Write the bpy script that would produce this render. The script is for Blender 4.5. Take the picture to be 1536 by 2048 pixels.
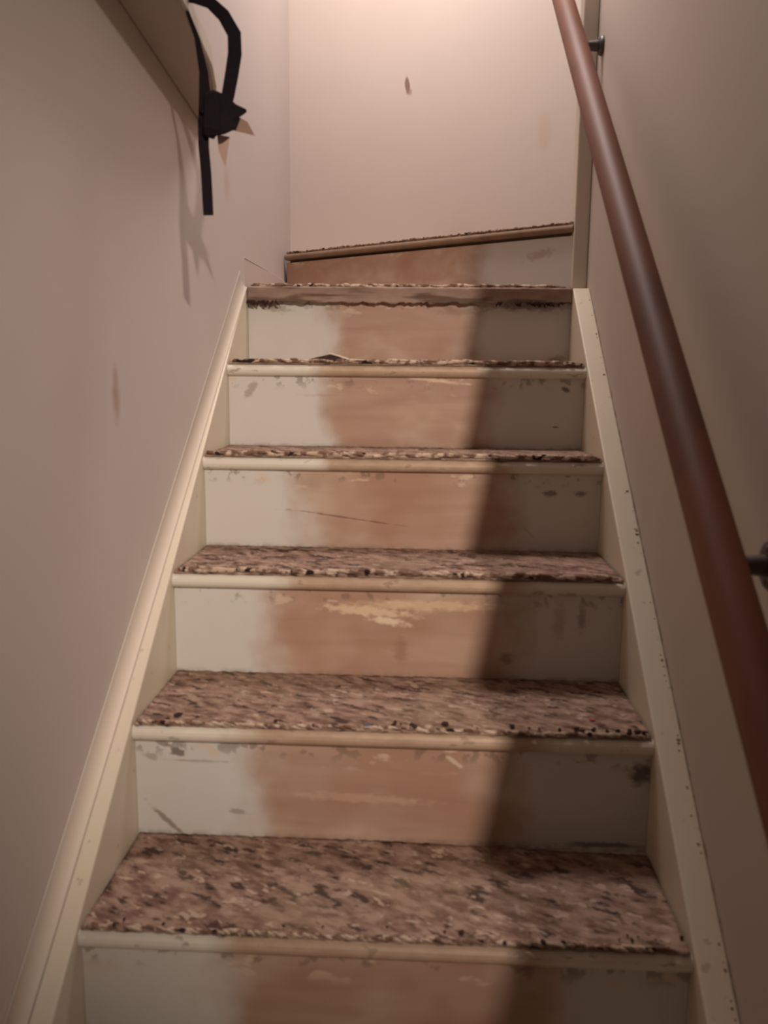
import bpy, bmesh, math, random
from mathutils import Vector, Matrix, noise as mnoise

# ------------------------------------------------------------------ start clean
for o in list(bpy.data.objects):
    bpy.data.objects.remove(o)
SC = bpy.context.scene
C = SC.collection
random.seed(7)

# ------------------------------------------------------------------ camera
F_PX = 1668.05
CAM = Vector((0.04379, -0.97609, 0.72572))
YAW, PIT, ROL = 0.04623, 0.15886, -0.01063
fw = Vector((-math.sin(YAW) * math.cos(PIT), math.cos(YAW) * math.cos(PIT), -math.sin(PIT)))
rt = Vector((math.cos(YAW), math.sin(YAW), 0))
up = rt.cross(fw)
# image X = X0 c - Y0 s ; Y = X0 s + Y0 c
c_, s_ = math.cos(ROL), math.sin(ROL)
rx = rt * c_ - up * s_
uy = rt * s_ + up * c_
cd = bpy.data.cameras.new('camera')
cam = bpy.data.objects.new('camera', cd)
C.objects.link(cam)
cam.matrix_world = Matrix(((rx.x, uy.x, -fw.x, CAM.x), (rx.y, uy.y, -fw.y, CAM.y), (rx.z, uy.z, -fw.z, CAM.z), (0, 0, 0, 1)))
cd.sensor_fit = 'VERTICAL'
cd.sensor_height = 24.0
cd.lens = F_PX / 2048 * 24.0
cd.clip_start = 0.02
cd.dof.use_dof = True
cd.dof.focus_distance = 12.0
cd.dof.aperture_fstop = cd.lens / 1000 / 0.0042
SC.camera = cam

# ------------------------------------------------------------------ world, lights, exposure
SC.view_settings.view_transform = 'Standard'
SC.view_settings.look = 'None'
SC.view_settings.gamma = 1.0
SC.view_settings.use_curve_mapping = False
SC.view_settings.exposure = 0.0
W = bpy.data.worlds.new('dim_hall')
SC.world = W
W.use_nodes = True
W.node_tree.nodes['Background'].inputs[0].default_value = (1.0, 0.70, 0.52, 1)
W.node_tree.nodes['Background'].inputs[1].default_value = 0.085


def look(o, loc, tgt):
    o.location = loc
    o.rotation_euler = (Vector(tgt) - Vector(loc)).to_track_quat('-Z', 'Y').to_euler()


# the plane of the shade line on the steps: x = PA*y + PB*z + PC
PA, PB, PC = -0.16521, 0.19410, 0.17540
LY, LZ = -3.0, 2.4
l = bpy.data.lights.new('hall_spot', 'SPOT')
l.energy = 500; l.color = (1.0, 0.84, 0.73); l.shadow_soft_size = 0.055
l.spot_size = math.radians(30); l.spot_blend = 1.0
lo = bpy.data.objects.new('hall_spot', l); C.objects.link(lo)
look(lo, (PA * LY + PB * LZ + PC, LY, LZ), (-0.01, 0.62, 0.50))

l = bpy.data.lights.new('landing_lamp', 'AREA')
l.energy = 24; l.color = (1.0, 0.88, 0.84); l.shape = 'DISK'; l.size = 0.5
lo = bpy.data.objects.new('landing_lamp', l); C.objects.link(lo)
look(lo, (0.08, 1.22, 2.66), (-0.05, 1.15, 1.2))


# ------------------------------------------------------------------ materials
class NT:
    def __init__(s, name, rough=0.6, spec=0.3):
        s.m = bpy.data.materials.new(name); s.m.use_nodes = True
        s.t = s.m.node_tree; s.b = s.t.nodes['Principled BSDF']
        s.b.inputs['Roughness'].default_value = rough
        s.b.inputs['Specular IOR Level'].default_value = spec
        g = s.t.nodes.new('ShaderNodeNewGeometry')
        s.pos = g.outputs['Position']
        sp = s.t.nodes.new('ShaderNodeSeparateXYZ'); s.t.links.new(s.pos, sp.inputs[0])
        s.x, s.y, s.z = sp.outputs

    def inp(s, sock, v):
        if isinstance(v, (int, float)): sock.default_value = v
        elif isinstance(v, tuple): sock.default_value = v if len(v) == 4 or sock.type == 'VECTOR' else (*v, 1)
        else: s.t.links.new(v, sock)

    def math(s, op, a, b=0.0, c=0.0, clamp=False):
        n = s.t.nodes.new('ShaderNodeMath'); n.operation = op; n.use_clamp = clamp
        s.inp(n.inputs[0], a); s.inp(n.inputs[1], b); s.inp(n.inputs[2], c)
        return n.outputs[0]

    def sub(s, a, b): return s.math('SUBTRACT', a, b)
    def add(s, a, b): return s.math('ADD', a, b)
    def mul(s, a, b): return s.math('MULTIPLY', a, b)

    def step(s, v, a, b):           # smooth 0..1 between a and b (b may be < a)
        n = s.t.nodes.new('ShaderNodeMapRange'); n.interpolation_type = 'SMOOTHSTEP'
        s.inp(n.inputs['Value'], v)
        n.inputs['From Min'].default_value = min(a, b); n.inputs['From Max'].default_value = max(a, b)
        n.inputs['To Min'].default_value = 0.0 if a < b else 1.0
        n.inputs['To Max'].default_value = 1.0 if a < b else 0.0
        return n.outputs[0]

    def noise(s, scale, detail=3, stretch=(1, 1, 1), rot=(0, 0, 0), rough=0.55, off=(0, 0, 0), dist=0.0):
        mp = s.t.nodes.new('ShaderNodeMapping')
        mp.vector_type = 'TEXTURE'
        mp.inputs['Scale'].default_value = stretch; mp.inputs['Rotation'].default_value = rot
        mp.inputs['Location'].default_value = off
        s.t.links.new(s.pos, mp.inputs[0])
        n = s.t.nodes.new('ShaderNodeTexNoise')
        n.inputs['Scale'].default_value = scale; n.inputs['Detail'].default_value = detail
        n.inputs['Roughness'].default_value = rough; n.inputs['Distortion'].default_value = dist
        s.t.links.new(mp.outputs[0], n.inputs['Vector'])
        return n.outputs[0]

    def mix(s, f, a, b):
        n = s.t.nodes.new('ShaderNodeMix'); n.data_type = 'RGBA'
        s.inp(n.inputs[0], f); s.inp(n.inputs[6], a); s.inp(n.inputs[7], b)
        return n.outputs[2]

    def blob(s, u, v, cu, cv, ru, rv, rot=0.0, soft=0.5, wob=None, amt=0.5):
        du = s.sub(u, cu); dv = s.sub(v, cv)
        c, k = math.cos(rot), math.sin(rot)
        a = s.math('DIVIDE', s.add(s.mul(du, c), s.mul(dv, k)), ru)
        b = s.math('DIVIDE', s.sub(s.mul(dv, c), s.mul(du, k)), rv)
        d = s.math('SQRT', s.add(s.mul(a, a), s.mul(b, b)))
        if wob is not None: d = s.add(d, s.mul(s.sub(wob, 0.5), 2 * amt))
        return s.step(d, 1.0 + soft / 2, 1.0 - soft / 2)

    def bump(s, h, strength=0.2, dist=0.002):
        n = s.t.nodes.new('ShaderNodeBump')
        n.inputs['Strength'].default_value = strength; n.inputs['Distance'].default_value = dist
        s.t.links.new(h, n.inputs['Height']); s.t.links.new(n.outputs[0], s.b.inputs['Normal'])

    def col(s, c): s.inp(s.b.inputs['Base Color'], c)


def simple(name, c, rough=0.6, spec=0.3, var=0.25, scale=60):
    t = NT(name, rough, spec)
    n = t.noise(scale, 3)
    t.col(t.mix(n, tuple(v * (1 - var) for v in c), tuple(min(1, v * (1 + var)) for v in c)))
    return t.m


def wall_mat(name, base, stains, axis, rake=None):
    t = NT(name, 0.75, 0.2)
    n = t.noise(3.0, 4, off=(3, 1, 2)); n2 = t.noise(400, 2)
    c = t.mix(n, tuple(v * 0.93 for v in base), tuple(v * 1.05 for v in base))
    w = t.noise(30, 3)
    u, v = (t.y, t.z) if axis == 'x' else (t.x, t.z)
    for (cu, cv, ru, rv, rot, colr, soft, op) in stains:
        c = t.mix(t.mul(t.blob(u, v, cu, cv, ru, rv, rot, soft, w, 0.6), op), c, colr)
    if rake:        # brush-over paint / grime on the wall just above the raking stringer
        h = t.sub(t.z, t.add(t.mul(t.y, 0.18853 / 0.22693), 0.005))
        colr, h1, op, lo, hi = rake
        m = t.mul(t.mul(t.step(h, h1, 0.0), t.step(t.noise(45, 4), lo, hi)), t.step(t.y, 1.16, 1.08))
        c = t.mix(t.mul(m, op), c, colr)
    t.col(c); t.bump(n2, 0.15, 0.0006)
    return t.m


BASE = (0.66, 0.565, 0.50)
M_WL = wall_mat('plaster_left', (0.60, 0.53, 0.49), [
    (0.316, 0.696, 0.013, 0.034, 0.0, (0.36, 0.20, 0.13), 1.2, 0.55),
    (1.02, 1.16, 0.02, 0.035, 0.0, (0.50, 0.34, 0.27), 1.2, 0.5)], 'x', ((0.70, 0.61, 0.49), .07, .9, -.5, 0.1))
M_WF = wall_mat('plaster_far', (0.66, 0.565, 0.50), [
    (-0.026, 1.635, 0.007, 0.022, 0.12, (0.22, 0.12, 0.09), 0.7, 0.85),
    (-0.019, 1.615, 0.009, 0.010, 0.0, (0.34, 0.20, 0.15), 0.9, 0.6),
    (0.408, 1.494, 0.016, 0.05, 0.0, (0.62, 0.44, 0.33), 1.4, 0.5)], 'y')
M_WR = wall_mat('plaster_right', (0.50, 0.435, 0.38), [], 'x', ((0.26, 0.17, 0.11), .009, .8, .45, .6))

WHITE = (0.67, 0.645, 0.59)
CREAM = (0.70, 0.62, 0.49)
WOOD = (0.46, 0.235, 0.115)
RISE, GO = 0.18853, 0.22693


def riser_mat(name, k, xl, xr, blobs=()):
    """white painted board worn down to bare wood in the middle; zt = top, zb = bottom"""
    zt = (k + 1) * RISE - 0.026; zb = k * RISE
    t = NT(name, 0.55, 0.35)
    w = t.noise(9, 4, stretch=(1, 1, 1), off=(k * 1.7, 0, 0))
    w2 = t.noise(45, 4, off=(k * 2.1, 0, 0.3))
    w3 = t.noise(120, 3, stretch=(2, 1, 1), off=(k * 1.1, 0, 0.3))
    grain = t.noise(26, 5, stretch=(9, 1, 1), off=(k, 0, k * .7), dist=0.4)
    patch = t.noise(7, 3, stretch=(1.6, 1, 1), off=(k * 3.3, 1, 0))
    wood = t.mix(grain, (0.32, 0.185, 0.12), (0.56, 0.385, 0.29))
    wood = t.mix(t.mul(t.step(patch, 0.48, 0.72), 0.6), wood, (0.64, 0.51, 0.40))
    wood = t.mix(t.mul(t.step(t.noise(5, 2, off=(0, 0, k * 5.1)), .5, .7), 0.45), wood, (0.36, 0.17, 0.10))
    jx = t.add(t.x, t.mul(t.sub(w, 0.5), 0.16))
    m = t.mul(t.step(jx, xl - 0.035, xl + 0.06), t.step(jx, xr + 0.06, xr - 0.03))
    paint = t.mix(t.noise(12, 3), tuple(v * .93 for v in WHITE), WHITE)
    c = t.mix(m, paint, wood)
    # rubbed zone: thin paint film left towards the right of the bare wood
    # grubby band and chips right under the nosing
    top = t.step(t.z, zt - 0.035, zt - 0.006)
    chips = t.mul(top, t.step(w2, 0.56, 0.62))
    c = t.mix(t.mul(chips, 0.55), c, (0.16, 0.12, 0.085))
    flake = t.mul(t.step(t.z, zt - .05, zt - .02), t.step(t.noise(38, 3, stretch=(2.5, 1, 1), off=(5, 0, k)), .60, .66))
    c = t.mix(t.mul(flake, 0.6), c, (0.70, 0.55, 0.40))
    low = t.mul(t.step(t.z, zb + 0.016, zb + 0.003), t.step(w2, 0.40, 0.6))
    c = t.mix(t.mul(low, 0.5), c, (0.20, 0.15, 0.11))
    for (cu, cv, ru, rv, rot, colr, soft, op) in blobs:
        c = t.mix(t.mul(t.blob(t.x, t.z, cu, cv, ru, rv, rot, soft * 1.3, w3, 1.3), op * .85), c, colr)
    t.col(c); t.bump(grain, 0.25, 0.001)
    return t.m


def nosing_mat(k, xl, xr, ang=0.0):
    t = NT('nosing_paint', 0.45, 0.4)
    w = t.noise(14, 4, off=(k * 2.3, 0, 0)); w2 = t.noise(60, 4, stretch=(2, 1, 1), off=(k, 0, 0))
    jx = t.add(t.x, t.mul(t.sub(w, 0.5), 0.12))
    m = t.mul(t.step(jx, xl - 0.02, xl + 0.05), t.step(jx, xr + 0.05, xr - 0.03))
    wood = t.mix(w2, (0.36, 0.23, 0.15), (0.62, 0.46, 0.33))
    c = t.mix(m, (0.74, 0.69, 0.58), wood)
    c = t.mix(t.mul(t.step(w2, 0.62, 0.68), 0.6), c, (0.24, 0.17, 0.11))
    t.col(c); return t.m


def stringer_mat():
    t = NT('stringer_cream', 0.45, 0.4)
    w = t.noise(50, 4)
    c = t.mix(t.noise(5, 3), tuple(v * .92 for v in CREAM), tuple(v * 1.06 for v in CREAM))
    c = t.mix(t.mul(t.step(w, 0.66, 0.70), 0.45), c, (0.30, 0.22, 0.14))
    t.col(c); return t.m


M_STR = stringer_mat()


def carpet_mat():
    t = NT('speckled_carpet', 0.95, 0.05)
    r = (0, 0, math.radians(-24))
    a = t.noise(66, 3, stretch=(2.3, 1.0, 1), rot=r, rough=0.6)
    b = t.noise(56, 3, stretch=(2.3, 1.0, 1), rot=r, off=(4, 2, 1), rough=0.6)
    d = t.noise(85, 2, stretch=(2.0, 1.0, 1), rot=r, off=(1, 7, 3))
    big = t.noise(6, 3, off=(2, 2, 0))
    c = t.mix(t.step(a, 0.32, 0.66), (0.17, 0.10, 0.075), (0.38, 0.26, 0.20))
    c = t.mix(t.mul(t.step(b, 0.54, 0.64), 0.9), c, (0.055, 0.035, 0.032))
    c = t.mix(t.mul(t.step(d, 0.60, 0.68), 0.8), c, (0.52, 0.40, 0.31))
    c = t.mix(t.mul(t.step(big, .45, .65), 0.35), c, (0.30, 0.22, 0.14))
    t.col(c); t.bump(a, 0.8, 0.004)
    return t.m


def fray_mat():
    t = NT('frayed_yarn', 0.95, 0.05)
    a = t.noise(55, 2); b = t.noise(48, 1, off=(3, 3, 3))
    c = t.mix(t.step(a, 0.42, 0.58), (0.20, 0.12, 0.085), (0.56, 0.43, 0.33))
    c = t.mix(t.step(b, 0.63, 0.68), c, (0.035, 0.022, 0.02))
    t.col(c); return t.m


M_CAR = carpet_mat(); M_FRAY = fray_mat()


def rail_mat():
    t = NT('varnished_redwood', 0.58, 0.3)
    g = t.noise(14, 5, stretch=(1, 6, 6), rot=(math.atan2(RISE, GO), 0, 0))
    p = t.noise(5, 3, off=(1, 1, 1))
    c = t.mix(g, (0.065, 0.020, 0.011), (0.23, 0.075, 0.035))
    c = t.mix(t.mul(t.step(p, .5, .7), .4), c, (0.06, 0.022, 0.016))
    t.col(c); return t.m


M_RAIL = rail_mat()
M_IRON = simple('dark_iron', (0.075, 0.055, 0.047), 0.45, 0.5)
M_STRAP = simple('black_webbing', (0.012, 0.009, 0.011), 0.85, 0.15, 0.4, 300)
M_SWATCH = simple('brown_swatch', (0.36, 0.22, 0.17), 0.7, 0.2)
M_LEDGE = simple('ledge_shaded', (0.50, 0.43, 0.39), 0.6, 0.3, 0.08, 12)  # white ledge greyed so the colour carries its underside's shade
M_LIP = simple('ledge_lip', (0.62, 0.56, 0.47), 0.5, 0.3, 0.08, 20)
M_CRUMB = simple('dark_crumbs', (0.045, 0.026, 0.022), 0.9, 0.1, 0.5, 200)
M_DUST = simple('paint_flake', (0.60, 0.48, 0.36), 0.8, 0.1)
M_FLOOR = simple('lower_boards', (0.22, 0.13, 0.08), 0.6, 0.3, 0.2, 10)


# ------------------------------------------------------------------ mesh helpers
def obj(name, bm, mat, parent=None, smooth=False, **props):
    me = bpy.data.meshes.new(name)
    bmesh.ops.recalc_face_normals(bm, faces=bm.faces)
    bm.to_mesh(me); bm.free()
    if smooth:
        for p in me.polygons: p.use_smooth = True
    me.materials.append(mat)
    o = bpy.data.objects.new(name, me); C.objects.link(o)
    if parent: o.parent = parent
    for k, v in props.items(): o[k] = v
    return o


def empty(name, loc, label, cat, group=None):
    o = bpy.data.objects.new(name, None); C.objects.link(o)
    o.empty_display_size = 0.05; o.location = loc
    o['label'] = label; o['category'] = cat
    if group: o['group'] = group
    return o


def keep(o, parent):
    """parent in place: the mesh was written in world coordinates"""
    o.parent = parent
    o.location = -parent.location
    return o


def prism(bm, poly, vec):
    """extrude polygon (3d points) along vec"""
    a = [bm.verts.new(p) for p in poly]
    b = [bm.verts.new(Vector(p) + Vector(vec)) for p in poly]
    n = len(a)
    bm.faces.new(a); bm.faces.new(b[::-1])
    for i in range(n): bm.faces.new((a[i], b[i], b[(i + 1) % n], a[(i + 1) % n]))
    return bm


def box(bm, x0, x1, y0, y1, z0, z1):
    return prism(bm, [(x0, y0, z0), (x1, y0, z0), (x1, y1, z0), (x0, y1, z0)], (0, 0, z1 - z0))


def bevel(bm, w=0.003, seg=2, ang=30):
    bmesh.ops.recalc_face_normals(bm, faces=bm.faces)
    ed = [e for e in bm.edges if len(e.link_faces) == 2 and e.calc_face_angle(0) > math.radians(ang)]
    bmesh.ops.bevel(bm, geom=ed, offset=w, segments=seg, affect='EDGES', profile=0.5)
    return bm


def tube(bm, pts, rad, seg=16, cap=True, squash=None):
    pts = [Vector(p) for p in pts]
    rings = []
    u = None
    for i, p in enumerate(pts):
        d = (pts[min(i + 1, len(pts) - 1)] - pts[max(i - 1, 0)]).normalized()
        if u is None: u = d.orthogonal().normalized()
        u = (u - d * u.dot(d)).normalized(); v = d.cross(u)
        r = rad[i] if isinstance(rad, (list, tuple)) else rad
        rings.append([bm.verts.new(p + (u * math.cos(a) + v * math.sin(a)) * r)
                      for a in [2 * math.pi * j / seg for j in range(seg)]])
    for a, b in zip(rings, rings[1:]):
        for j in range(seg): bm.faces.new((a[j], a[(j + 1) % seg], b[(j + 1) % seg], b[j]))
    if cap: bm.faces.new(rings[0][::-1]); bm.faces.new(rings[-1])
    return bm


def ribbon(bm, pts, width, thick, wdir):
    """flat webbing along pts; wdir = direction(s) across the strap"""
    pts = [Vector(p) for p in pts]; rings = []
    for i, p in enumerate(pts):
        d = (pts[min(i + 1, len(pts) - 1)] - pts[max(i - 1, 0)]).normalized()
        w = Vector(wdir[i] if isinstance(wdir, list) else wdir)
        w = (w - d * w.dot(d)).normalized(); n = d.cross(w)
        ww = (width[i] if isinstance(width, list) else width) / 2; tt = thick / 2
        rings.append([bm.verts.new(p + w * a * ww + n * b * tt) for a, b in ((-1, -1), (1, -1), (1, 1), (-1, 1))])
    for a, b in zip(rings, rings[1:]):
        for j in range(4): bm.faces.new((a[j], a[(j + 1) % 4], b[(j + 1) % 4], b[j]))
    bm.faces.new(rings[0][::-1]); bm.faces.new(rings[-1])
    return bm


def lump(bm, c, s, rng, flat=0.6):
    v0 = len(bm.verts)
    r = bmesh.ops.create_icosphere(bm, subdivisions=1, radius=1.0)
    rot = Matrix.Rotation(rng.uniform(0, 6.28), 3, 'Z')
    sx, sy, sz = s * rng.uniform(.7, 1.5), s * rng.uniform(.6, 1.0), s * flat
    for v in r['verts']:
        j = 1 + rng.uniform(-.3, .3)
        v.co = Vector(c) + rot @ Vector((v.co.x * sx * j, v.co.y * sy * j, v.co.z * sz * j))


# ------------------------------------------------------------------ setting
XL0, XLS = -0.4447, 0.0250           # left wall face: x = XL0 + XLS*y
FAR = 1.82


def xl(y): return XL0 + XLS * y


bm = bmesh.new()
prism(bm, [(xl(-1.7), -1.7, -0.9), (xl(FAR + .12), FAR + .12, -0.9), (xl(FAR + .12) - .12, FAR + .12, -0.9), (xl(-1.7) - .12, -1.7, -0.9)], (0, 0, 4.0))
obj('wall_left', bm, M_WL, kind='structure')
bm = box(bmesh.new(), xl(FAR) + 0.0, 1.3, FAR, FAR + .12, -0.9, 3.1)
obj('wall_far', bm, M_WF, kind='structure')
# right wall: its unseen raking top is shaped to cast the shade line on the steps
XR = 0.441
zt = lambda y: (XR - PC - PA * y) / PB
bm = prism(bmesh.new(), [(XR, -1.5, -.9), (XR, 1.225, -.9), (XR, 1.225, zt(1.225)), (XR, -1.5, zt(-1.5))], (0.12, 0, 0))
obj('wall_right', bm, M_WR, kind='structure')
bm = box(bmesh.new(), xl(-1.0), 0.44, -1.7, -0.50, -0.62, -0.57)
obj('floor', bm, M_FLOOR, kind='structure')
# cream corner board closing the end of the right wall
bm = bevel(box(bmesh.new(), 0.404, 0.4405, 1.172, 1.222, 0.95, zt(1.19)), 0.003)
obj('trim_1', bm, simple('corner_paint', (.60, .53, .44), .6, .3, .06, 20), kind='structure')

# ------------------------------------------------------------------ staircase
ST = empty('staircase', (0, -0.25, -0.57), 'narrow painted wooden staircase climbing between two plaster walls, paint worn off mid-step', 'staircase')
HW = 0.400
K0, K1 = -2, 5
NOSE_R = 0.0125
wear = {-2: (-.2, .25), -1: (-.225, .24), 0: (-.225, .20), 1: (-.245, .22), 2: (-.205, .22), 3: (-.175, .20), 4: (-.205, .18), 5: (-.3, .25)}


def nose_profile(y0, z0, y1, th=0.026, n=8):
    """yz outline of a tread with a rounded nose"""
    r = th / 2
    pts = [(y1, z0), (y1, z0 - th)]
    for i in range(n + 1):
        a = -math.pi / 2 - math.pi * i / n
        pts.append((y0 + r + r * math.cos(a), z0 - r + r * math.sin(a)))
    return pts


for k in range(K0, K1 + 1):
    z = k * RISE; y = k * GO
    if k < K1:
        bm = prism(bmesh.new(), [(-HW, a, b) for a, b in nose_profile(y, z, y + GO + 0.024)], (2 * HW, 0, 0))
        keep(obj('tread', bm, nosing_mat(k, wear[k][0], wear[k][1]), label='white nosing worn to bare wood in the middle'), ST)
blobs = {
    5: [(-.35, 1.092, .045, .010, -.2, (.22, .16, .11), 1, .8), (.29, 1.094, .10, .009, 0, (.16, .11, .08), 1, .8), (.13, 1.08, .05, .008, 0, (.3, .2, .14), 1, .6), (.36, .958, .03, .01, .4, (.2, .13, .09), 1, .7)],  # upper smudges put the shade below the folded flap into the riser colour
    0: [(-.22, -.03, .02, .004, 0, (.3, .25, .2), .5, .5)],
    1: [(-.335, .332, .011, .0065, -.3, (.10, .08, .06), .5, .9), (-.30, .318, .05, .0018, 0, (.28, .23, .18), .7, .6),
        (-.355, .345, .012, .004, -.3, (.2, .15, .1), .5, .8), (-.375, .322, .01, .005, -.3, (.3, .25, .2), .5, .6),
        (-.355, .218, .032, .004, -.75, (.24, .17, .11), .6, .85), (-.24, .235, .014, .004, -.1, (.25, .22, .19), .6, .7),
        (-.05, .265, .10, .007, -.04, (.66, .45, .32), .8, .5), (.10, .33, .014, .003, -.6, (.75, .6, .45), .6, .8),
        (.39, .32, .018, .016, 0, (.05, .03, .02), .8, .9), (.33, .20, .05, .004, 0, (.08, .05, .04), .8, .8)],
    2: [(-.05, .502, .075, .008, -.08, (.80, .62, .42), .7, .85), (-.015, .485, .03, .006, -.15, (.85, .70, .50), .7, .9),
        (.05, .515, .11, .008, .0, (.76, .56, .36), .9, .7), (.01, .43, .012, .02, 0, (.28, .15, .09), 1, .6),
        (.20, .42, .012, .01, -.4, (.14, .09, .06), 1, .6), (.33, .50, .006, .022, 0, (.14, .10, .06), 1, .6),
        (.29, .49, .01, .03, 0, (.3, .2, .1), 1, .4)],
    3: [(-.10, .632, .095, .0013, -.13, (.16, .08, .05), .6, .85), (-.20, .645, .05, .001, -.05, (.3, .2, .15), .6, .5),
        (.30, .69, .014, .006, -.2, (.1, .06, .04), .7, .8), (.36, .69, .012, .006, 0, (.1, .06, .04), .7, .8),
        (.26, .61, .02, .0015, -.8, (.25, .16, .1), .6, .4)],
    4: [(.06, .912, .06, .004, -.12, (.80, .62, .46), .8, .8), (-.18, .875, .04, .003, 0, (.42, .30, .22), .8, .5),
        (.36, .893, .008, .005, -.3, (.05, .03, .02), .6, .9), (.34, .81, .006, .002, 0, (.06, .04, .03), .5, .8),
        (-.35, .885, .008, .02, -.6, (.3, .25, .2), .6, .7)],
}
for k in range(K0, K1):
    z = k * RISE; y = (k + 1) * GO + 0.0135
    bm = box(bmesh.new(), -HW, HW, y, y + 0.0095, z + 0.0003, z + RISE - 0.0262)
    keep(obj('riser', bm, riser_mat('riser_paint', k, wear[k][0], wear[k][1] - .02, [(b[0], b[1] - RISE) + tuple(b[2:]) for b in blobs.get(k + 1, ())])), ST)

# turning tread (sixth) and the landing above it
Z5 = 5 * RISE; Y5 = 5 * GO
P_R, P_L = Vector((0.40, 1.175, 0)), Vector((-0.400, 1.70, 0))
dn = (P_L - P_R).normalized(); nn = Vector((dn.y, -dn.x, 0))
if nn.y > 0: nn = -nn            # points to the viewer
Z6 = 1.105
M_N5 = nosing_mat(5, -.6, .6)
bm = bmesh.new()
prof = nose_profile(Y5, Z5, Y5 + 0.03)
prism(bm, [(-HW, a, b) for a, b in prof], (2 * HW, 0, 0))
prism(bm, [(-.398, Y5 + .03, Z5 - .026), (.398, Y5 + .03, Z5 - .026), (.398, 1.19, Z5 - .026), (-.398, 1.715, Z5 - .026)], (0, 0, 0.026))
keep(obj('winder_tread', bm, M_N5, label='bare worn wooden turning tread'), ST)
# riser of the landing step
a = P_R - nn * 0.012; b = P_L - nn * 0.012
bm = prism(bmesh.new(), [(a.x, a.y, Z5 + .0003), (b.x, b.y, Z5 + .0003), (b.x - nn.x * .01, b.y - nn.y * .01, Z5 + .0003), (a.x - nn.x * .01, a.y - nn.y * .01, Z5 + .0003)], (0, 0, Z6 - .026 - Z5 - .0005))
keep(obj('riser', bm, riser_mat('riser_wood', 5, -.60, .17, [(.33, 1.04, .03, .01, .2, (.3, .2, .12), 1, .5)]), label='brown bare wood riser with white paint left at its right end'), ST)
M_TOPN = simple('dull_brown_wood', (.27, .18, .12), .7, .2, .35, 30)
bm = bmesh.new()
# rounded nose along P_R..P_L then the landing board
r = 0.009; n = 8; ring = []
for p in (P_R, P_L):
    rr = []
    for i in range(n + 1):
        t = math.pi / 2 + math.pi * i / n
        q = p - nn * r - nn * (r * math.cos(t) * 1.0)
        rr.append((q.x, q.y, Z6 - r + r * math.sin(t)))
    rr.append((p.x - nn.x * .03, p.y - nn.y * .03, Z6 - 2 * r)); rr.append((p.x - nn.x * .03, p.y - nn.y * .03, Z6))
    ring.append([bm.verts.new(v) for v in rr])
m_ = len(ring[0])
for i in range(m_): bm.faces.new((ring[0][i], ring[0][(i + 1) % m_], ring[1][(i + 1) % m_], ring[1][i]))
bm.faces.new(ring[0]); bm.faces.new(ring[1][::-1])
q1 = P_R - nn * .03; q2 = P_L - nn * .03
prism(bm, [(q1.x, q1.y, Z6 - 2 * r), (q2.x, q2.y, Z6 - 2 * r), (-.398, FAR - .001, Z6 - 2 * r), (1.25, FAR - .001, Z6 - 2 * r), (1.25, 1.24, Z6 - 2 * r), (.42, 1.24, Z6 - 2 * r)], (0, 0, 2 * r - .0002))
keep(obj('landing_board', bm, M_TOPN, label='tan worn top step'), ST)

# stringers
sl = RISE / GO
ztop = lambda y: sl * y + 0.005


def stringer(x0f, x1f, name):
    bm = bmesh.new()
    ys = -0.60, 1.168
    pol = []
    ye = 1.134
    for (yy, zz) in ((ys[0], ztop(ys[0]) - .42), (ys[0], ztop(ys[0])), (ye, ztop(ye)), (ys[1], ztop(ye)), (ys[1], ztop(ys[1]) - .42)):
        pol.append((yy, zz))
    A = [bm.verts.new((x0f(y), y, z)) for y, z in pol]; B = [bm.verts.new((x1f(y), y, z)) for y, z in pol]
    bm.faces.new(A); bm.faces.new(B[::-1])
    for i in range(len(A)): bm.faces.new((A[i], B[i], B[(i + 1) % 5], A[(i + 1) % 5]))
    bevel(bm, 0.003, 2)
    keep(obj(name, bm, M_STR), ST)


stringer(lambda y: xl(y) + .0008, lambda y: -HW - .0005, 'stringer')
stringer(lambda y: HW + .0005, lambda y: 0.4408, 'stringer')

# plaster cove where the left wall meets the stringer
bm = bmesh.new()
NS = 10; ends = []
for yy in (-.6, 1.13):
    row = []
    for i in range(NS + 1):
        a = math.pi / 2 * i / NS
        row.append(bm.verts.new((xl(yy) + .0006 + .018 * (1 - math.sin(a)), yy, ztop(yy) + .0012 + .040 * (1 - math.cos(a)))))
    row.append(bm.verts.new((xl(yy) + .0005, yy, ztop(yy) + .0012)))
    ends.append(row)
for i in range(NS + 1): bm.faces.new((ends[0][i], ends[0][i + 1], ends[1][i + 1], ends[1][i]))
bm.faces.new((ends[0][-1], ends[0][0], ends[1][0], ends[1][-1])); bm.faces.new(ends[0]); bm.faces.new(ends[1][::-1])
obj('trim_2', bm, M_WL, smooth=False, kind='structure')
for p in bpy.data.objects['trim_2'].data.polygons: p.use_smooth = len(p.vertices) == 4 and p.normal.z < .9999

# skirting along the left wall beside the turning tread
bm = bmesh.new()
pts = [(xl(1.17) + .0006, 1.17), (xl(1.17) + .0009, 1.17), (xl(1.69) + .007, 1.685), (xl(1.69) + .0006, 1.685)]
bevel(prism(bm, [(a, b, Z5 + .0065) for a, b in pts], (0, 0, .072)), .0015)
obj('baseboard_left', bm, simple('skirting', (0.60, 0.52, 0.475), .5, .35, .05, 10), kind='structure')


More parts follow.
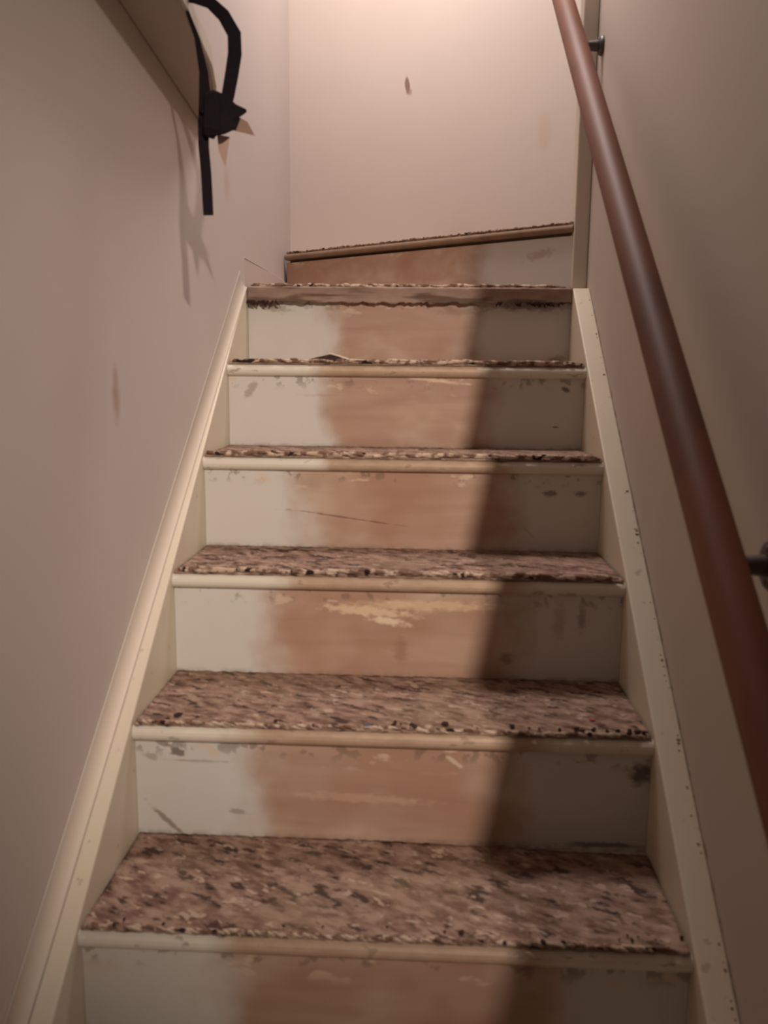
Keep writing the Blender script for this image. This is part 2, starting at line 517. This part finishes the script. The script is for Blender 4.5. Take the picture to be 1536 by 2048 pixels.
# ------------------------------------------------------------------ carpet pieces on the treads
def carpet(k, label, back=None, wrap=False, rear_gap=0.0):
    rng = random.Random(40 + k)
    z0 = k * RISE + 0.0004; y0 = k * GO + 0.0065; y1 = (k + 1) * GO + 0.0125
    root = empty('carpet_mat', (0, y0, z0), label, 'carpet', 'speckled carpet pieces on the treads')
    nx, ny = 150, 34
    bm = bmesh.new()
    X0, X1 = -.3975, .3975
    top = []; bot = []
    for j in range(ny + 1):
        ta, tb = [], []
        for i in range(nx + 1):
            x = X0 + (X1 - X0) * i / nx
            f = y0 + 0.004 * mnoise.noise(Vector((x * 60, k * 9.1, 0))) + 0.002 * mnoise.noise(Vector((x * 170, k, 0)))
            if back: b = back(x)
            else: b = y1 - rear_gap * max(0, (x - .0) / .4)
            y = f + (b - f) * (j / ny)
            h = 0.0052 + 0.0016 * mnoise.noise(Vector((x * 90, y * 130, k))) + 0.001 * mnoise.noise(Vector((x * 260, y * 300, k)))
            if j == 0: h *= .55
            ta.append(bm.verts.new((x, y, z0 + h)))
            tb.append(bm.verts.new((x, y, z0)) if j in (0, ny) or i in (0, nx) else None)
        top.append(ta); bot.append(tb)
    for j in range(ny):
        for i in range(nx): bm.faces.new((top[j][i], top[j][i + 1], top[j + 1][i + 1], top[j + 1][i]))
        bm.faces.new((top[j][0], top[j + 1][0], bot[j + 1][0], bot[j][0]))
        bm.faces.new((top[j][nx], bot[j][nx], bot[j + 1][nx], top[j + 1][nx]))
    for i in range(nx):
        bm.faces.new((top[0][i], bot[0][i], bot[0][i + 1], top[0][i + 1]))
        bm.faces.new((top[ny][i], top[ny][i + 1], bot[ny][i + 1], bot[ny][i]))
    keep(obj('pile', bm, M_CAR, smooth=True), root)
    # frayed front edge: short leaning yarn ends
    bm = bmesh.new()
    cnt = 100 if k < 2 else 120
    big = 1.0 if k < 2 else 1.5
    for i in range(cnt):
        x = X0 + .004 + (X1 - X0 - .03) * (i + rng.random()) / cnt
        L = rng.uniform(.010, .024) * big; y = y0 + rng.uniform(-.001, .003); z = z0 + rng.uniform(.003, .006) * (1.0 if big == 1 else 1.9)
        sgn = 1
        p0 = Vector((x, y + .004, z)); p1 = p0 + Vector((L * .55 * sgn, -.003, .0015 - (.002 if big > 1 else 0))); p2 = p0 + Vector((L * 1.1 * sgn, -.0045 - rng.uniform(0, .002), -.0015))
        rr = rng.uniform(.0014, .0028) * big
        tube(bm, [p0, p1, p2], [rr, rr * 1.1, rr * .4], 6)
    keep(obj('frayed_edge', bm, M_FRAY, smooth=True, label='ragged light and dark yarn ends', kind='stuff'), root)
    if wrap:    # the piece that is folded down over the nosing
        bm = bmesh.new()
        nx2, ns = 150, 14
        grid = []
        for i in range(nx2 + 1):
            x = X0 - .0015 + (X1 - X0 + .003) * i / nx2
            hang = .036 + .006 * mnoise.noise(Vector((x * 40, 3, 1))) + .004 * mnoise.noise(Vector((x * 120, 5, 1)))
            row = []
            for s in range(ns + 1):
                d = hang * s / ns
                if s <= 4: yy, zz = k * GO + .008 - s * .0032, z0 + .006 - s * .0008
                else: yy, zz = k * GO - .0050 + .002 * math.sin((s - 4) / (ns - 4) * 3), z0 + .0025 - (hang) * (s - 4) / (ns - 4)
                nz = .0014 * mnoise.noise(Vector((x * 80, s * .8, 2)))
                row.append((x, yy - abs(nz), zz + nz))
            grid.append(row)
        F = [[bm.verts.new(p) for p in row] for row in grid]
        for i in range(nx2):
            for s in range(ns): bm.faces.new((F[i][s], F[i + 1][s], F[i + 1][s + 1], F[i][s + 1]))
        fl = keep(obj('folded_flap', bm, M_WRAP, smooth=True, label='brown edge folded down over the nosing'), root)
        md = fl.modifiers.new('thick', 'SOLIDIFY'); md.thickness = 0.0025; md.offset = -1
        # the long loose threads
        bm = bmesh.new()
        for i in range(42):
            x = rng.choice([rng.uniform(X0, X0 + .08), rng.uniform(.20, X1 - .02)])
            L = rng.uniform(.008, .02)
            p0 = Vector((x, k * GO - .006, z0 - .030)); q = rng.uniform(-.9, 1.0); p1 = p0 + Vector((L * .6 * q, -.001, -L * .5)); p2 = p0 + Vector((L * .9 * q + .003, .001, -L * .7))
            tube(bm, [p0, p1, p2], [.0028, .0024, .001], 5)
        keep(obj('thread', bm, M_CRUMB, smooth=True, label='dark loose threads under the nosing', kind='stuff'), root)
    return root


def wrap_mat():
    t = NT('folded_backing', 0.9, 0.08)
    a = t.noise(50, 3, stretch=(2.2, 1, 1)); b = t.noise(22, 2, stretch=(4, 1, .6), off=(0, 3, 1))
    c = t.mix(a, (0.20, 0.13, 0.10), (0.46, 0.33, 0.26))
    c = t.mix(t.mul(t.step(b, .50, .60), .8), c, (0.11, 0.07, 0.05))
    t.col(c); return t.m


M_WRAP = wrap_mat()
names = {
    0: 'widest speckled brown carpet piece, on the lowest tread in view',
    1: 'speckled brown carpet piece with a red fleck, second tread from the bottom',
    2: 'narrow-looking speckled carpet piece on the third tread up, its whole surface just visible',
    3: 'speckled carpet seen as a thin band on the fourth tread up',
    4: 'edge-on carpet piece with a black torn scrap, on the fifth tread up',
}
carpet(0, names[0], rear_gap=.014)
for k in (1, 2, 3, 4): carpet(k, names[k])
slope_w = (P_L.y - P_R.y) / (P_L.x - P_R.x)
carpet(5, 'frayed brown carpet on the turning tread, folded over its nosing', back=lambda x: min(1.70, P_R.y + slope_w * (x - P_R.x) + .0095), wrap=True)

# ragged carpet edge on the top step
rng = random.Random(5)
root = empty('carpet_strip', (0, 1.45, Z6), 'thin ragged carpet strip on the slanting top step under the far wall', 'carpet')
bm = bmesh.new()
N = 160; rows = []
for i in range(N + 1):
    t = .004 + .992 * i / N
    p = P_R.lerp(P_L, t) - nn * (.007 + .004 * mnoise.noise(Vector((t * 50, 0, 0))))
    h = .0055 + .003 * mnoise.noise(Vector((t * 70, 1, 4)))
    q = p - nn * .06
    rows.append([bm.verts.new(v) for v in ((p.x, p.y, Z6 + .0004), (p.x, p.y, Z6 + h), (q.x, min(q.y, FAR - .004), Z6 + .006), (q.x, min(q.y, FAR - .004), Z6 + .0004))])
for a, b in zip(rows, rows[1:]):
    for j in range(4): bm.faces.new((a[j], a[(j + 1) % 4], b[(j + 1) % 4], b[j]))
bm.faces.new(rows[0]); bm.faces.new(rows[-1][::-1])
keep(obj('pile', bm, M_CAR), root)
bm = bmesh.new()
for i in range(120):
    t = .01 + .97 * (i + rng.random()) / 120
    p = P_L.lerp(P_R, t) - nn * .006; L = rng.uniform(.006, .014)
    p0 = Vector((p.x, p.y, Z6 + .004)); p2 = p0 + Vector((L, -L * .6, rng.uniform(-.002, .003)))
    tube(bm, [p0, (p0 + p2) / 2 + Vector((0, 0, .0015)), p2], [.0016, .0017, .0006], 5)
keep(obj('frayed_edge', bm, M_FRAY, kind='stuff'), root)

# ------------------------------------------------------------------ handrail
XH, Z0H, SH = 0.360, 0.620, sl
D = 0.0250
rail = empty('handrail', (0.44, 0.0, 0.54), 'round varnished reddish-brown wooden handrail fixed along the right wall', 'handrail')
d = Vector((0, 1, SH)).normalized()
bm = bmesh.new()
A = Vector((XH, -1.02, Z0H - 1.02 * SH)); B = Vector((XH, 1.36, Z0H + 1.36 * SH))
pts = [A + (B - A) * i / 60 for i in range(61)]
pts = [A + d * .0] + [A + d * .008] + pts[1:-1] + [B - d * .008, B]
tube(bm, pts, [D * .7] + [D] * (len(pts) - 2) + [D * .7], 32)
keep(obj('rail', bm, M_RAIL, smooth=True, label='reddish-brown varnished wooden pole'), rail)


def bracket(y, dz=-.05, rs=1.0):
    zr = Z0H + SH * y
    pw = Vector((0.4408, y + .015, zr + dz))
    bm = bmesh.new()
    tube(bm, [pw, pw - Vector((.004, 0, 0)), pw - Vector((.008, 0, 0)), pw - Vector((.010, 0, 0))], [.030 * rs, .030 * rs, .027 * rs, .020 * rs], 28)
    for a in (-1, 1):   # screw heads
        q = pw + Vector((-.008, 0, .019 * a * rs))
        tube(bm, [q, q - Vector((.003, 0, 0))], [.0045, .0035], 12)
    pl = keep(obj('wall_plate', bm, M_IRON, label='dark round wall plate'), rail)
    bm = bmesh.new()
    end = Vector((XH, y, zr)) - Vector((0, -math.sin(math.atan(SH)), math.cos(math.atan(SH)))) * (D - .001)
    q = [pw - Vector((.008, 0, 0)), pw - Vector((.035, 0, .0)), pw - Vector((.06, .004, -.004)), Vector((XH + .006, y + .006, end.z - .004)), end]
    # smooth
    pp = []
    for i in range(len(q) - 1):
        for s in range(5): pp.append(q[i].lerp(q[i + 1], s / 5))
    pp.append(q[-1])
    tube(bm, pp, [.013 - .004 * min(1, i / 8) for i in range(len(pp))], 14)
    keep(obj('arm', bm, M_IRON, smooth=True, label='dark iron arm'), rail)
    bm = bmesh.new()   # saddle strip under the rail
    c = Vector((XH, y, zr)); nvec = Vector((0, -d.z, d.y)); xa = Vector((1, 0, 0))
    P = []
    for e in (-.03, .03):
        for rr in (D + .0002, D + .003):
            P.append([bm.verts.new(c + d * e + (xa * math.sin(t) - nvec * math.cos(t)) * rr) for t in [math.radians(-40 + 80 * i / 8) for i in range(9)]])
    for i in range(8):
        bm.faces.new((P[0][i], P[0][i + 1], P[2][i + 1], P[2][i])); bm.faces.new((P[1][i], P[3][i], P[3][i + 1], P[1][i + 1]))
        bm.faces.new((P[0][i], P[1][i], P[1][i + 1], P[0][i + 1])); bm.faces.new((P[2][i], P[2][i + 1], P[3][i + 1], P[3][i]))
    for i in (0, 8): bm.faces.new((P[0][i], P[2][i], P[3][i], P[1][i]))
    keep(obj('saddle', bm, M_IRON), rail)


bracket(-0.055, -.052)
bracket(1.10, -.045, .72)

# ------------------------------------------------------------------ ledge on the left wall
LZ = lambda y: 1.235 + .13 * (.83 - y)
led = empty('wall_ledge', (-0.44, 0.3, LZ(.3)), 'white painted board ledge, shade put into its grey tone, sticking out high on the left wall', 'ledge')
oy = [(-.9, -.350), (-.2, -.345), (.14, -.342), (.40, -.340), (.58, -.345), (.66, -.358), (.74, -.383), (.80, -.408)]
out = [(x, y) for y, x in oy] + [(xl(.84) + .0008, .84), (xl(-.9) + .0008, -.9)]
bm = bevel(prism(bmesh.new(), [(x, y, LZ(y)) for x, y in out], (0, 0, .020)), .003)
keep(obj('board', bm, M_LEDGE), led)
bm = bmesh.new()
ribbon(bm, [Vector((x + .0035, y, LZ(y) + .011)) for y, x in oy], .026, .006, (0, 0, 1))
keep(obj('edge_lip', bm, M_LIP, label='pale painted lip'), led)

# ------------------------------------------------------------------ black strap hanging from the ledge
st = empty('webbing_strap', (-.30, .42, 1.2), 'black webbing strap knotted and hanging from the ledge on the left wall', 'strap')
YS = 0.42
loop = [(-.372, YS, 1.330), (-.350, YS, 1.312), (-.325, YS - .003, 1.308), (-.300, YS - .006, 1.300), (-.278, YS - .008, 1.280), (-.262, YS - .008, 1.253),
        (-.262, YS - .006, 1.225), (-.268, YS - .004, 1.195), (-.275, YS - .002, 1.165), (-.284, YS, 1.14), (-.292, YS, 1.125)]
bm = bmesh.new()
ribbon(bm, loop, [.013, .014, .016, .018, .020, .0215, .0215, .021, .020, .022, .016], .003, [(0, 0, 1)] * 3 + [(.5, 0, .8)] * 2 + [(1, 0.25, 0)] * 6)
keep(obj('loop', bm, M_STRAP), st)
bm = bmesh.new()
ribbon(bm, [(-.345, YS - .006, 1.318), (-.335, YS - .006, 1.285), (-.322, YS - .004, 1.25), (-.313, YS - .002, 1.2), (-.312, YS, 1.16), (-.311, YS, 1.12)], [.006, .006, .008, .014, .020, .026], .003, (1, .2, 0))
keep(obj('inner_strand', bm, M_STRAP), st)
bm = bmesh.new()   # knot: two folded turns
ribbon(bm, [(-.316, YS - .006, 1.155), (-.300, YS - .012, 1.150), (-.280, YS - .010, 1.143), (-.262, YS - .004, 1.140), (-.246, YS, 1.143)], [.030, .042, .040, .022, .004], .005, (0.3, 0, 1))
ribbon(bm, [(-.318, YS - .004, 1.118), (-.302, YS - .013, 1.118), (-.284, YS - .014, 1.122), (-.270, YS - .006, 1.128), (-.262, YS + .002, 1.136)], [.026, .034, .036, .030, .014], .006, (-.3, 0, 1))
ribbon(bm, [(-.300, YS - .016, 1.165), (-.296, YS - .018, 1.14), (-.298, YS - .017, 1.112), (-.304, YS - .010, 1.100)], [.018, .026, .026, .014], .004, (1, 0, .3))
bevel(bm, .001, 1)
keep(obj('knot', bm, M_STRAP), st)
bm = bmesh.new()
ribbon(bm, [(-.315, YS - .002, 1.13), (-.3155, YS - .003, 1.09), (-.313, YS - .001, 1.05), (-.312, YS + .001, 1.01), (-.311, YS, .984)], [.018, .0165, .0165, .0165, .016], .003, (1, .12, 0))
keep(obj('tail', bm, M_STRAP, label='straight hanging strap end'), st)
bm = prism(bmesh.new(), [(-.262, YS + .004, 1.136), (-.246, YS + .006, 1.128), (-.235, YS + .008, 1.108), (-.252, YS + .007, 1.112), (-.274, YS + .004, 1.116)], (0, .0015, 0))  # flat brown pointed shape beside the knot
keep(obj('swatch', bm, M_SWATCH, label='small brown pointed tag'), st)
bm = prism(bmesh.new(), [(-.296, YS + .008, 1.110), (-.276, YS + .008, 1.106), (-.284, YS + .009, 1.060), (-.294, YS + .009, 1.085)], (0, .0012, 0))  # flat pinkish shape below the knot
keep(obj('swatch', bm, simple('pinkish_swatch', (.50, .34, .28), .7, .2), label='pinkish tag end'), st)

# ------------------------------------------------------------------ small bits lying about
def crumbs(k, spots, label, seed, size=(.0015, .004), mat=None, z=None):
    rng = random.Random(seed)
    bm = bmesh.new()
    for (x0, x1, n, y0, y1) in spots:
        for _ in range(n):
            s = rng.uniform(*size); yy = rng.uniform(y0, y1)
            lump(bm, (rng.uniform(x0, x1), yy, (k * RISE + .0072 if z is None else z(yy)) + s * .45), s, rng)
    o = obj('crumbs', bm, mat or M_CRUMB, label=label, category='crumbs', kind='stuff')
    return o


crumbs(0, [(-.37, .37, 12, .01, .03), (.30, .395, 5, .012, .03)], 'dark crumbs along the front of the lowest carpet piece', 1)
crumbs(1, [(-.37, .25, 14, GO + .01, GO + .03), (.20, .395, 14, GO + .009, GO + .022), (.36, .39, 6, GO + .01, GO + .02)], 'black crumbs along the front edge of the second carpet piece, thickest at right', 2, (.002, .0055))
crumbs(2, [(-.39, .39, 34, 2 * GO + .009, 2 * GO + .02)], 'dark crumbs along the front edge of the third carpet piece', 3)
crumbs(3, [(-.39, .39, 34, 3 * GO + .009, 3 * GO + .02)], 'dark crumbs along the front edge of the fourth carpet piece', 4, (.002, .005))
crumbs(4, [(-.39, -.12, 16, 4 * GO + .009, 4 * GO + .03), (.14, .39, 34, 4 * GO + .009, 4 * GO + .05)], 'dark crumbs on the fifth carpet piece, mostly right end', 6, (.0025, .0065))
# debris in the joint between the right stringer and the wall
rng = random.Random(11)
bm = bmesh.new()
for i in range(60):
    y = rng.uniform(-.2, .62) if i < 50 else rng.uniform(.6, 1.1)
    s = rng.uniform(.001, .0027)
    lump(bm, (.4362 - abs(rng.gauss(0, .0025)), y, ztop(y) + s * .3 - .001), s, rng, .8)
obj('plaster_grit', bm, simple('grit', (.28, .19, .13), .9, .1), label='brown grit in the joint between the right stringer and the wall', category='grit', kind='stuff')


def fleck(name, x, y, z, s, mat, label, cat, flat=.35):
    bm = bmesh.new(); r_ = random.Random(int(x * 1e4) + 3)
    pts = [(x + s * math.cos(a) * r_.uniform(.7, 1.3) * 1.4, y + s * math.sin(a) * r_.uniform(.6, 1.2), z) for a in [i * 1.047 for i in range(6)]]
    prism(bm, pts, (0, 0, s * flat))
    obj(name, bm, mat, label=label, category=cat)


fleck('plastic_fleck', .318, GO + .060, RISE + .0072, .0032, simple('red_fleck', (.42, .03, .03)), 'tiny red fleck on the right side of the second carpet piece', 'fleck')
fleck('plastic_fleck', -.035, GO + .013, RISE + .0075, .004, simple('blue_fleck', (.10, .13, .24)), 'small bluish fleck at the middle front of the second carpet piece', 'fleck')
# black torn scrap with a pale lifted edge on the fifth tread
zz = 4 * RISE + .0075
sc = empty('carpet_scrap', (-.17, 4 * GO + .02, zz), 'black torn scrap with a pale curled sliver on the fifth tread', 'scrap')
bm = prism(bmesh.new(), [(-.235, .916, zz), (-.200, .921, zz + .008), (-.170, .925, zz + .015), (-.150, .925, zz + .010), (-.130, .918, zz), ], (0, .006, .0015))
keep(obj('flap', bm, M_CRUMB, label='black torn flap'), sc)
bm = bmesh.new()
ribbon(bm, [(-.172, .918, zz + .019), (-.150, .915, zz + .013), (-.125, .913, zz + .005), (-.09, .912, zz + .004)], [.003, .005, .005, .002], .0015, (0, 1, .4))
keep(obj('sliver', bm, M_DUST, label='pale curled sliver'), sc)
